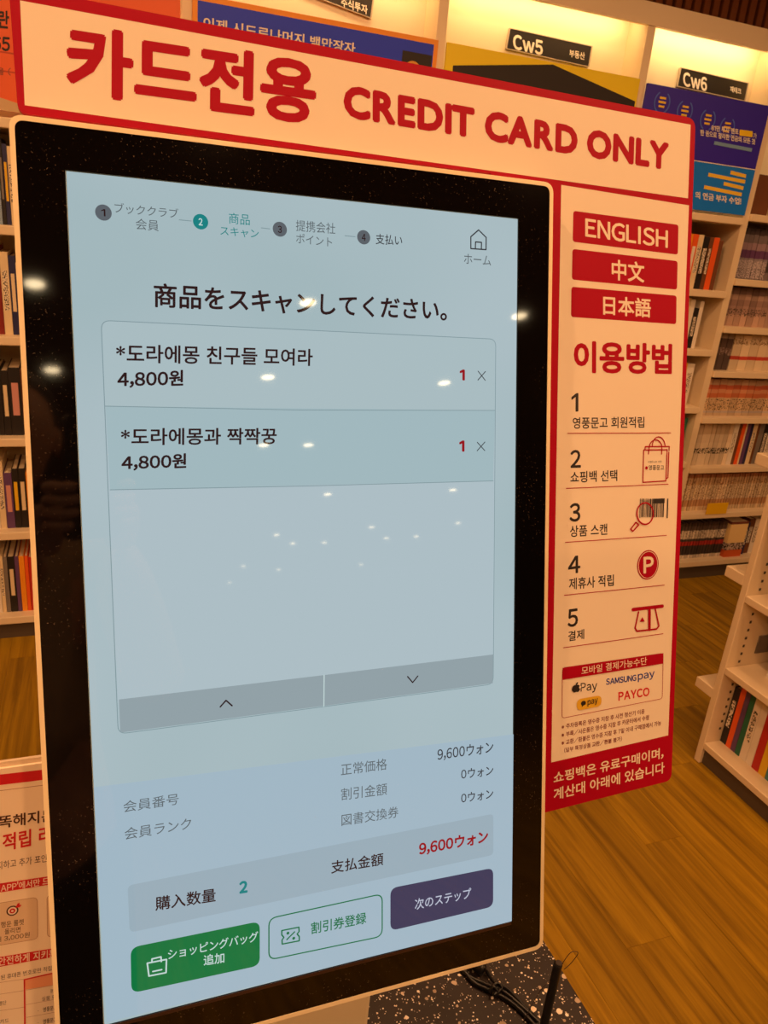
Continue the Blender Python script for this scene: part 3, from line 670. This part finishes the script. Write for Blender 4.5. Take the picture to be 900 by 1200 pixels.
# bag
arc = lambda cx, cy, rx, ry, a0, a1, n=12: [(cx+rx*math.cos(math.radians(a0+(a1-a0)*k/n)), cy-ry*math.sin(math.radians(a0+(a1-a0)*k/n))) for k in range(n+1)]
stroke('bag_icon', G, [[(754,527.3),(781.5,527),(780,563.5),(753,565.2),(754,527.3)],[(755.5,527),(756,523.4),(784,523.2),(783.8,528)],[(783.5,530),(782.5,559.5),(780.5,561)],
   [(759.5,532)]+arc(768,525,7.5,9.5,170,10)+[(775,532)], arc(771.5,523,7.5,11,175,5)], .0011, red, sg, .0004)
GT('영풍문고', 760, 545, 551, 778, sblack, .012, 545); GT('시원Book 서점', 759, 540, 542.6, 775, sblack, 0, 539.7); disc('logo_dot', G, (757.2,548.3), .0015, red, sg, .0005)
# bar code and magnifier
random.seed(3); bars = []; xx = 749.5; bvs, bfs = [], []
while xx < 781.5:
    w2 = random.choice((.5, .7, 1.0, 1.3)); tall = xx < 751 or xx > 780
    if not (778.5 < xx < 780.2): bars.append((xx, w2, tall))
    xx += w2 + random.choice((.5, .8, 1.1))
for (xx, w2, tall) in bars:
    n = len(bvs); bvs += [G.w(G.P(*p), .0005) for p in ((xx-.5,607.2 if tall else 606),(xx+w2-.5,607.1 if tall else 606),(xx+w2+.2,584.3 if not tall else 584),(xx+.2,584.3))]; bfs.append((n,n+1,n+2,n+3))
obj('bar_code', bvs, bfs, sblack, sg)
GP('code_plate', [(765.5,584.3),(778.5,584),(778.3,589.5),(765.2,590)], sblack, .0006)
ce = arc(755.3, 601.8, 9.6, 12.6, 0, 360, 28); stroke('magnifier_icon', G, [ce], .0015, red, sg, .0008)
stroke('magnifier_icon', G, [[(744.5,612),(748,615),(741,622.5),(738.5,620),(744.5,612)]], .0014, red, sg, .0008)
pc = G.P(759,661.8); disc('parking_icon', G, (pc.x,pc.y,0), .0121, red, sg, .0004, .0138)
ce = [(pc.x+.0108*math.cos(k*math.pi/18), pc.y+.0124*math.sin(k*math.pi/18)) for k in range(37)]; stroke('parking_icon', G, [ce], .0005, swhite, sg, .0006, px=False)
GT('P', 753.5, 652.5, 672, 765.5, swhite, .03, 651.5, .0007)
stroke('card_icon', G, [[(741.5,714.3),(776,710.2)]], .0034, red, sg, .0004)
stroke('card_icon', G, [[(748,717),(743.8,736),(746,739.5),(769,737),(771.8,733.5),(767.5,713.5)]], .0016, red, sg, .0005)
stroke('card_icon', G, [[(760.7,715),(760.5,737.5)]], .0030, red, sg, .0006); panel('card_icon', G, [(749,728.6),(755,728.2),(752.3,723)], red, sg, .0006)
# payment box
bx = rounded([G.P(*p) for p in ((659,782.5),(777,765.3),(775.8,818.5),(658.3,841.5))], .003)
stroke('pay_box', G, [bx+[bx[0]]], .0005, red, sg, .0004, px=False); GP('pay_box_header', [(659,782.5),(777,765.3),(776.8,777.5),(659,796.6)], red, .0005, 0)
GT('모바일 결제가능수단', 681, 781.3, 790.6, 757.5, swhite, .006, 769.5, .0007)
GT('Pay', 680.3, 800.5, 813.5, 699.7, sblack, .012, 798); GT('SAMSUNG', 710, 795.3, 802.8, 745.5, mat('sign blue', (20, 50, 150), .5), .03, 790.3); GT('pay', 747.3, 790, 799.5, 767, MATS['sign blue'], .016, 786.3)
GT('PAYCO', 724.5, 811, 821.5, 761, mat('bright red', (206, 24, 36), .5), .035, 805)
disc('fruit_icon', G, (673.3,806.9), .0031, sblack, sg, .0006, .0034); disc('fruit_icon', G, (676.3,806.4), .0029, sblack, sg, .0007, .0034); disc('fruit_icon', G, (679.2,805.0), .0012, swhite, sg, .0009); disc('fruit_icon', G, (675.6,800.9), .0009, sblack, sg, .0007, .0016, rot=-.6)
GP('pay_pill', [(675.5,819.5),(704.5,814.3),(704.5,827),(675.5,833)], mat('pill yellow', (222, 176, 40), .5), .0005, .0052)
disc('speech_bubble', G, (683.2,823.8), .0027, sblack, sg, .0007, .0022); panel('speech_bubble', G, [(681.2,825),(683.2,826),(681.6,828.6)], sblack, sg, .0007)
GT('pay', 688, 820.3, 828, 699.9, sblack, .012, 817.5, .0009)
notes = [('※주차등록은 영수증 지참 후 사전 정산기 이용',658,849,855,755.3,830.5),('※부록/사은품은 영수증 지참 후 카운터에서 수령',658,858.3,864.6,760.3,837.5),
 ('※교환/환불은 영수증 지참 후 7일 이내 구매점에서 가능',658,867.6,873.8,774.7,844),('(일부 특정상품 교환/환불 불가)',661,876.3,882.3,728.8,862.5)]
nr = mat('note red', (120, 20, 24), .5)
for n_ in notes: GT(n_[0], *n_[1:5], nr, .016, n_[5])
GT('쇼핑백은 유료구매이며,', 648.7, 905, 918.8, 777.5, swhite, .018, 875.5); GT('계산대 아래에 있습니다', 648.7, 924, 938, 778.7, swhite, .018, 892.5)

# ------------------------------------------------------------------ promotion board at the lower left, standing on the counter
pt = math.radians(12)
Q = Surf((0, .0, .80), (1, 0, 0), (0, math.sin(pt), math.cos(pt)))
pb = empty('promotion_board', (-.35, .03, .80), 'upright white poster board with red bands on the counter, left of the kiosk', 'sign')
topv = Q.P(30, 897).y
slab('board', Q, rounded([(-.62, .003), (-.14, .003), (-.14, topv), (-.62, topv)], .003), 0, .003, mat('poster paper', (246, 226, 200), .5), pb)
slab('acrylic_cover', Q, rounded([(-.625, 0), (-.135, 0), (-.135, topv+.004), (-.625, topv+.004)], .003), -.0031, .004, mat('frosted acrylic', (216, 196, 170), .2), pb)
box('foot', -.60, -.16, -.01, .09, .80, .803, MATS['frosted acrylic'], pb)
def QP(name, px, m_, off=.0002, r=0): return panel(name, Q, px, m_, pb, off, r)
def QT(body, x0, yt, yb, x1, m_, bold=0, yt1=None): return text(body, Q, x0, yt, yb, x1, m_, pb, .00022, bold, yt1)
pr = mat('poster red', (204, 22, 34), .5); pbk = mat('poster dark', (72, 36, 24), .6); pln = mat('poster line', (176, 130, 96), .6)
QP('band', [(-60,914.5),(66,900),(66,912),(-60,927)], pr); stroke('rule', Q, [[(-60,934),(66,918)]], .0005, pln, pb, .0003)
QT('똑똑해지는', -19, 958.5, 973.5, 64, pbk, .02, 947.5); QT('적립 리워드', 3, 977.5, 998, 96, pr, .022, 959.5); QT('지하고 추가 포인트', -4, 1010, 1019.3, 63, pbk, 0, 999.5)
QP('band', [(-60,1044),(72,1024.5),(72,1034.5),(-60,1055)], pr); QT("APP'에서만 드리는", 1, 1036, 1045.5, 74, swhite, .012, 1024.3)
for cc in ([(-22,1061.5),(43.6,1051),(44.3,1100),(-22,1111)], [(55,1049),(110,1040),(111,1088),(55.6,1098.5)]):
    QP('coupon', cc, mat('coupon beige', (226, 198, 166), .6), .0002, .004); cp = rounded([Q.P(*p) for p in cc], .004); stroke('outline', Q, [cp+[cp[0]]], .0004, pln, pb, .0003, px=False)
c0 = Q.P(14.6, 1067); disc('target_icon', Q, (c0.x,c0.y,0), .0045, pbk, pb, .0003); disc('target_icon', Q, (c0.x,c0.y,0), .0034, swhite, pb, .0004); disc('target_icon', Q, (c0.x,c0.y,0), .0022, pr, pb, .0005); disc('target_icon', Q, (c0.x,c0.y,0), .001, swhite, pb, .0006)
QP('dart_icon', [(18,1063.5),(20.5,1058.5),(23,1057),(22.8,1059.5),(25.5,1060),(23,1062.5)], pr, .0007)
QT('행운 룰렛', 1, 1080.3, 1087.3, 28, pbk, .006, 1076.5); QT('돌리면', 5.5, 1088.5, 1095, 24, pbk, .006, 1085.5); QT('최대 3,000원', -13, 1099.5, 1106, 34.8, pbk, .006, 1091.8)
QP('band', [(-60,1131),(72,1109.5),(72,1119.5),(-60,1144)], pr); QT('안전하게 지키는', -2, 1122, 1132, 66, swhite, .014, 1111.5)
QT('된 휴대폰 번호로만 적립/', 1, 1142.5, 1148.5, 67, pbk, 0, 1130)
QP('table_header', [(29,1147.5),(80,1136),(80,1151),(30,1159.5)], mat('peach print', (236, 160, 120), .6), .0003)
stroke('table_border', Q, [[(80,1136),(28.6,1147.6),(29.3,1215)]], .0012, pr, pb, .0004)
stroke('rule', Q, [[(-40,1157),(28,1147)],[(-40,1171),(28,1160.5)],[(31,1160),(80,1151)],[(31,1177),(80,1168)],[(31,1192),(80,1183)],[(-40,1190),(28,1180)]], .0003, pln, pb, .0003)
QT('26.', 57.5, 1147.5, 1153.5, 69, pr, .012, 1145.5); QT('본인', 59, 1158.8, 1163.5, 69, pbk, 0, 1157); QT('실물 회원', 49, 1168, 1173, 70, pbk, 0, 1164.5)
QT('· 영풍문고 웹', 44.5, 1181.5, 1187, 72, pbk, .01, 1176.5); QT('· 영풍문고 웹', 44.5, 1195.5, 1201, 72, pbk, .01, 1190.5); QT('중단', -1, 1173.5, 1178.5, 7.5, pbk, 0, 1172); QT('포인트플카드', -22, 1198, 1203, 10.5, pbk, 0, 1193)

# ------------------------------------------------------------------ cables and the black rod
def cpt(px, py, z=.803):
    d = ray(px, py); k = (z-CAM.z)/d.z; return CAM+d*k
cb = empty('power_cable', cpt(560,1140), 'bundle of black cables tied together on the terrazzo counter', 'cable')
tube('cord', [cpt(528,1110), cpt(545,1140), cpt(566,1152), cpt(590,1162), cpt(612,1180), cpt(640,1206), cpt(665,1232)], .0022, black_pl, cb)
tube('cord', [cpt(534,1110), cpt(550,1146), cpt(572,1160), cpt(592,1170), cpt(610,1184), cpt(634,1210), cpt(655,1236)], .0022, black_pl, cb)
tube('cord', [cpt(570,1138), cpt(579,1150,.806), cpt(596,1160,.806), cpt(618,1183), cpt(646,1208), cpt(672,1232)], .0019, black_pl, cb)
tube('connector', [cpt(546,1122,.808), cpt(556,1129,.808), cpt(567,1137,.808)], .006, black_pl, cb, 12, 3)
tube('cable_tie', [cpt(574,1158,.808), cpt(583,1152,.811), cpt(588,1158,.808), cpt(578,1166,.805)], .0014, black_pl, cb)
tube('cable_tie', [cpt(573,1163,.806), cpt(578,1156,.811), cpt(584,1163,.806)], .0014, black_pl, cb)
rd = empty('cable_rod', (.214, -.1, .80), 'upright black rod with a wire loop at its tip, near the counter edge', 'rod')
def yp_(px, py, Y=-.1):
    d = ray(px, py); return CAM+d*((Y-CAM.y)/d.y)
cyl('rod_foot', (.213, -.1, .80), .012, .006, black_pl, rd)
cyl('rod', (.2135, -.1, .806), .0040, yp_(657,1129).z-.806, black_pl, rd)
tp = yp_(657,1129)
cyl('rod_tip', (tp.x-.0025+.0005, -.1, tp.z-.001), .0030, .0025, mat('worn black', (70, 62, 58), .4), rd)
tube('wire_loop', [yp_(661,1136), yp_(668,1130), yp_(676,1120), yp_(677,1116), yp_(673,1115), yp_(668,1117), yp_(661,1126), yp_(659,1130)], .00035, mat('dark wire', (60, 40, 26), .4), rd, 6, 6)
tube('wire', [yp_(650,1150), yp_(640,1153), yp_(630,1166), yp_(622,1180,-.1), cpt(612,1200)], .00035, MATS['dark wire'], rd, 6, 6)

# ------------------------------------------------------------------ ceiling downlights
lens_m = mat('downlight lens', (255, 226, 176), .5, emit=34); trim_m = mat('downlight trim', (190, 178, 160), .4)
front = [(-1.0,-1.62),(.25,-1.62),(1.5,-1.62)]  # added lamps, unseen even in the glass, to brighten the red and white sign
near = [(-.39,-3.08),(.93,-3.11),(2.22,-3.13),(-.38,-4.2),(.94,-4.24),(2.25,-4.28),(-1.7,-3.08),(-1.7,-4.2),(3.55,-3.13),(3.55,-4.28)]  # mirrored ones first; the outer columns are extra lamps added to light the sign
over = [(-1.0,.75),(.3,.75),(1.55,.75),(2.85,.75),(-.95,.0),(1.2,-.4),(2.6,-.6)]
far = [(1.24,-5.94),(1.65,-5.95),(2.46,-8.2),(4.13,-8.19),(3.97,-10.97),(5.52,-10.98),(2.48,-11.28),(2.99,-12.36),(4.73,-12.36),(5.32,-12.36),(3.59,-12.47),(5.64,-16.66),(2.64,-15.42),(3.63,-16.56),(2.87,-18.84),(-1.4,-6.0),(-1.4,-8.2),(-3.4,-6),(-3.4,-10.9),(0,-8.2),(0,-11)]
def downlight(x, y, power, label):
    t = empty('ceiling_downlight', (x, y, CEIL-.01), label, 'light', 'round ceiling downlights')
    cyl('trim_ring', (x, y, CEIL-.012), .062, .012, trim_m, t, 24, .066)
    cyl('lens', (x, y, CEIL-.0145), .043, .004, lens_m, t, 24)
    if power:
        ld = bpy.data.lights.new('downlight_lamp', 'SPOT'); ld.energy = power; ld.color = WARM; ld.shadow_soft_size = .04; ld.spot_size = math.radians(160); ld.spot_blend = .35
        link(bpy.data.objects.new('downlight_lamp', ld), (x, y, CEIL-.03), t)
near_labels = ['upper of two downlights mirrored in the left black bezel of the kiosk', 'downlight mirrored on the title line of the kiosk screen', 'downlight mirrored on the right edge of the screen beside the title',
 'lower of two downlights mirrored in the left black bezel of the kiosk', 'downlight mirrored in the first item row, left of centre', 'downlight mirrored just left of the red number in the first item row']
for i, p in enumerate(near): downlight(*p, LAMP_W*1.4 if i > 5 else 0, near_labels[i] if i < 6 else 'added unseen downlight for the sign, outside the mirrored part of the ceiling')
for p in over: downlight(*p, LAMP_W*(1.3 if p[0] < 0 and p[1] < .5 else {(1.55,.75): .42, (2.85,.75): .42, (2.6,-.6): .42, (-1.0,.75): .25}.get(p, .85)), 'round recessed downlight over the aisle above the frame')
for p in front: downlight(*p, LAMP_W*.72, 'added unseen downlight lighting the sign, above and behind the photographer')
for i, p in enumerate(far): downlight(*p, 0, ['left one of two small downlights mirrored in the second item row', 'right one of two small downlights mirrored in the second item row'][i] if i < 2 else 'small distant recessed downlight mirrored in the kiosk screen')

# ------------------------------------------------------------------ the photographer, mirrored in the glass
def skinned(name, pts, edges, mt, parent, sub=2, root=0):
    me = bpy.data.meshes.new(name); o0 = WL[parent]
    me.from_pydata([Vector(p[:3])-o0 for p in pts], edges, []); me.materials.append(mt)
    o = bpy.data.objects.new(name, me); link(o, o0, parent)
    md = o.modifiers.new('skin', 'SKIN'); md.use_smooth_shade = True
    for v, p in zip(me.skin_vertices[0].data, pts): v.radius = (p[3], p[4] if len(p) > 4 else p[3]); v.use_root = False
    me.skin_vertices[0].data[root].use_root = True
    o.modifiers.new('sub', 'SUBSURF').levels = sub; o.modifiers['sub'].render_levels = sub
    return o
ph = lambda a, b, c: CAM + right*a + down*b - fwd*c          # beside / below / behind the lens
per = empty('person', (-.30, -.98, 0), 'person in a beige jacket and dark trousers holding up a phone, mirrored in the glass', 'person')
skin_m = mat('skin', (206, 158, 128), .5); jacket = mat('beige jacket', (176, 150, 116), .85); trous = mat('dark trousers', (34, 32, 38), .8); hair_m = mat('dark hair', (22, 17, 15), .6)
px_, py_ = -.30, -.98
wl, wr = ph(-.055, .165, .045), ph(.055, .165, .045)
BP = [(px_,py_,.95,.135,.10),(px_,py_,1.12,.125,.09),(px_,py_+.01,1.32,.14,.095),(px_,py_+.02,1.43,.09,.07),(px_,py_+.04,1.50,.052),
      (px_-.17,py_+.01,1.40,.055),(px_-.22,py_+.12,1.15,.042),(*wl,.026),(px_+.17,py_+.01,1.40,.055),(px_+.23,py_+.12,1.15,.042),(*wr,.026),
      (px_-.09,py_,.86,.085),(px_-.10,py_+.02,.48,.058),(px_-.10,py_-.02,.09,.04),(px_-.10,py_+.13,.04,.035),
      (px_+.09,py_,.86,.085),(px_+.10,py_+.02,.48,.058),(px_+.10,py_-.02,.09,.04),(px_+.10,py_+.13,.04,.035)]
BE = [(0,1),(1,2),(2,3),(3,4),(3,5),(5,6),(6,7),(3,8),(8,9),(9,10),(0,11),(11,12),(12,13),(13,14),(0,15),(15,16),(16,17),(17,18)]
skinned('body', BP, BE, skin_m, per)
JP = [(p[0],p[1],p[2],p[3]+.014,(p[4] if len(p) > 4 else p[3])+.014) for p in BP[:11]]
JP[4] = (px_,py_+.03,1.46,.066); JP[7] = (*ph(-.07,.20,.065),.038); JP[10] = (*ph(.07,.20,.065),.038)
skinned('jacket', JP, [e for e in BE if max(e) < 11], jacket, per)
TP = [(BP[0][0],BP[0][1],.97,.155,.12)]+[(p[0],p[1],p[2],p[3]+.016) for p in (BP[11],BP[12],BP[13],BP[15],BP[16],BP[17])]
skinned('trousers', TP, [(0,1),(1,2),(2,3),(0,4),(4,5),(5,6)], trous, per)
for sx in (-.10, .10): box('shoe', px_+sx-.045, px_+sx+.045, py_-.08, py_+.19, 0, .075, mat('black shoe', (26, 24, 24), .5), per, .02)
# head with face
def blob(name, c, r, mt, parent, deform=None):
    bm = bmesh.new(); bmesh.ops.create_uvsphere(bm, u_segments=28, v_segments=20, radius=1)
    vv = []
    for v in bm.verts:
        p = Vector((v.co.x*r[0], v.co.y*r[1], v.co.z*r[2]))
        if deform: p = deform(p, v.co)
        vv.append(p+Vector(c))
    ff = [tuple(v.index for v in f.verts) for f in bm.faces]; bm.free()
    return obj(name, vv, ff, mt, parent, smooth=True)
def headf(p, u):
    if u.z < -.1: p.x *= 1-.32*(-u.z-.1); p.y *= 1-.12*(-u.z-.1)
    if u.y > .8 and abs(u.x) < .25 and -.35 < u.z < .12: p.y += .022*(1-abs(u.x)/.25)*(1-abs(u.z+.15)/.27 if abs(u.z+.15) < .27 else 0)
    if u.y > .6 and .05 < u.z < .3 and .18 < abs(u.x) < .55: p.y -= .006
    return p
hc = (px_, py_+.075, 1.625)
blob('head', hc, (.076, .096, .118), skin_m, per, headf)
blob('hair', (hc[0], hc[1]-.016, hc[2]+.022), (.086, .098, .112), hair_m, per, lambda p, u: p*(1.0 if u.y < .35 or u.z > .45 else .78))
for sx in (-1, 1):
    blob('ear', (hc[0]+sx*.076, hc[1]-.005, hc[2]-.005), (.010, .018, .030), skin_m, per)
    blob('eye', (hc[0]+sx*.030, hc[1]+.083, hc[2]+.008), (.013, .008, .007), mat('eye', (30, 24, 22), .2), per)
blob('mouth', (hc[0], hc[1]+.082, hc[2]-.062), (.024, .008, .006), mat('lips', (160, 88, 76), .5), per)
# hands closed around the phone
for sx in (-1, 1):
    HP = [(*ph(sx*.055,.165,.045),.022,.016),(*ph(sx*.052,.125,.036),.030,.013),(*ph(sx*.050,.085,.030),.030,.011)]; HE = [(0,1),(1,2)]
    skinned('palm', HP, HE, skin_m, per)
    for k, (bb, ln_) in enumerate(((.062,.020),(.080,.026),(.098,.024),(.115,.016))):
        skinned('finger', [(*ph(sx*.056,bb+.006,.028),.0095),(*ph(sx*.054,bb,.008),.0088),(*ph(sx*.049,bb,-.0065),.008),(*ph(sx*(.046-ln_),bb-.002,-.0085),.0068)], [(0,1),(1,2),(2,3)], skin_m, per)
    skinned('finger', [(*ph(sx*.046,.128,.034),.0115),(*ph(sx*.034,.105,.026),.0105),(*ph(sx*.018,.088,.022),.0085)], [(0,1),(1,2)], skin_m, per)
    for o in per.children[-1:]: o.name = 'thumb'
phn = empty('phone', ph(0,.05,.008), 'black phone held up in both hands, mirrored at the left side of the kiosk glass', 'phone')
PS = Surf(ph(0,0,.003), -right, -down)
slab('phone_body', PS, rounded([(-.038,-.137),(.038,-.137),(.038,.034),(-.038,.034)], .010), 0, .009, mat('phone case', (20, 20, 24), .3), phn)
slab('camera_bar', PS, rounded([(-.034,-.012),(.034,-.012),(.034,.012),(-.034,.012)], .011), .0012, .0012, mat('camera bar', (60, 58, 58), .2, metal=.8), phn)


# ------------------------------------------------------------------ names for the books, each by where it stands
def proj(p):
    v = p-CAM; z = v.dot(fwd); return 450+F_PX*v.dot(right)/z, 600+F_PX*v.dot(down)/z
ORD = ['first','second','third','fourth','fifth','sixth','seventh','eighth','ninth','tenth','eleventh','twelfth','thirteenth','fourteenth','fifteenth','sixteenth','seventeenth','eighteenth','nineteenth','twentieth']
ORD += ['twenty-'+o for o in ORD[:9]]+['thirtieth']+['thirty-'+o for o in ORD[:9]]+['fortieth']
RW = {'left':['lowest shelf','second shelf up','third shelf up','fourth shelf up','fifth shelf up'],
      'navy':['lowest shelf','second shelf up','third shelf up','fourth shelf up','fifth shelf up','shelf just under the navy poster'],
      'right':['lowest shelf','second shelf up','third shelf up','fourth shelf up','fifth shelf up','sixth shelf up','seventh shelf up'],
      'gondola':['bottom shelf','second shelf','third shelf']}
from collections import defaultdict
groups = defaultdict(list); hidden = []
for b in BOOKS: groups[(b['side'], b['row'])].append(b)
for (side, r), L in groups.items():
    L.sort(key=lambda b: b['p'].x if side != 'gondola' else -b['p'].y)
    vis = []
    for b in L:
        px, py = proj(b['p'])
        edge_l = 14+.048*(py-137)
        edge_r = 815-.0365*(py-150)
        ok = {'left': 0 < px < edge_l+1, 'mid': False, 'navy': px > edge_r-2 and px < 900 , 'right': edge_r-2 < px < 902, 'gondola': px < 906}[side]
        if side == 'right' and py > 560 and px > 888-.28*(py-620): ok = False
        if side == 'navy' and py > 520: ok = False
        if ok: vis.append(b)
    if side == 'left': vis = vis[::-1]
    for b in L:
        if b not in vis: hidden.append(b); continue
        cov, pg, tl = book_geo(b)
        o = boxes('book', cov, b['m']); box('pages', *pg, page_m, o)
        if b['title']: box('spine_title', *tl, b['lab'] or title_m, o)
        i = vis.index(b); size = 'thin' if b['th'] < .02 else ('thick' if b['th'] > .045 else ''); c = b['c']
        if side == 'left': lab = f"{size} {c} book, {ORD[i]} left of the kiosk edge on the {RW[side][r]}"
        elif side == 'navy': lab = f"{size} {c} book, {ORD[i]} right of the red sign, {RW[side][r]}"
        elif side == 'right': lab = f"{c} volume, {ORD[i]} {'right of the sign' if r < 2 else 'from the post'}, {RW[side][r]} of right bookcase"
        else: lab = f"{size} {c} book, {ORD[i]} from the end panel, {RW[side][r]} of the gondola"
        tag(o, ' '.join(lab.split()), 'book', {'left':'books left of the kiosk','navy':'books in the bay under the navy poster','right':'matching volumes in the right bookcase','gondola':'books on the gondola'}[side])
# the books the photograph shows nothing of, joined
vs, fs, ms, slots = [], [], [], [page_m]
for b in hidden:
    cov, pg, tl = book_geo(b)
    if b['m'] not in slots: slots.append(b['m'])
    for bb, mm in [(x, slots.index(b['m'])) for x in cov]+[(pg, 0)]:
        n = len(vs); vs += bverts(*bb); fs += [tuple(i+n for i in f) for f in BF]; ms += [mm]*6
o = obj('books', vs, fs, slots, None, ms)
tag(o, 'further rows of mixed books on the wall shelves, hidden behind the kiosk and the red sign', 'books', None, 'stuff')
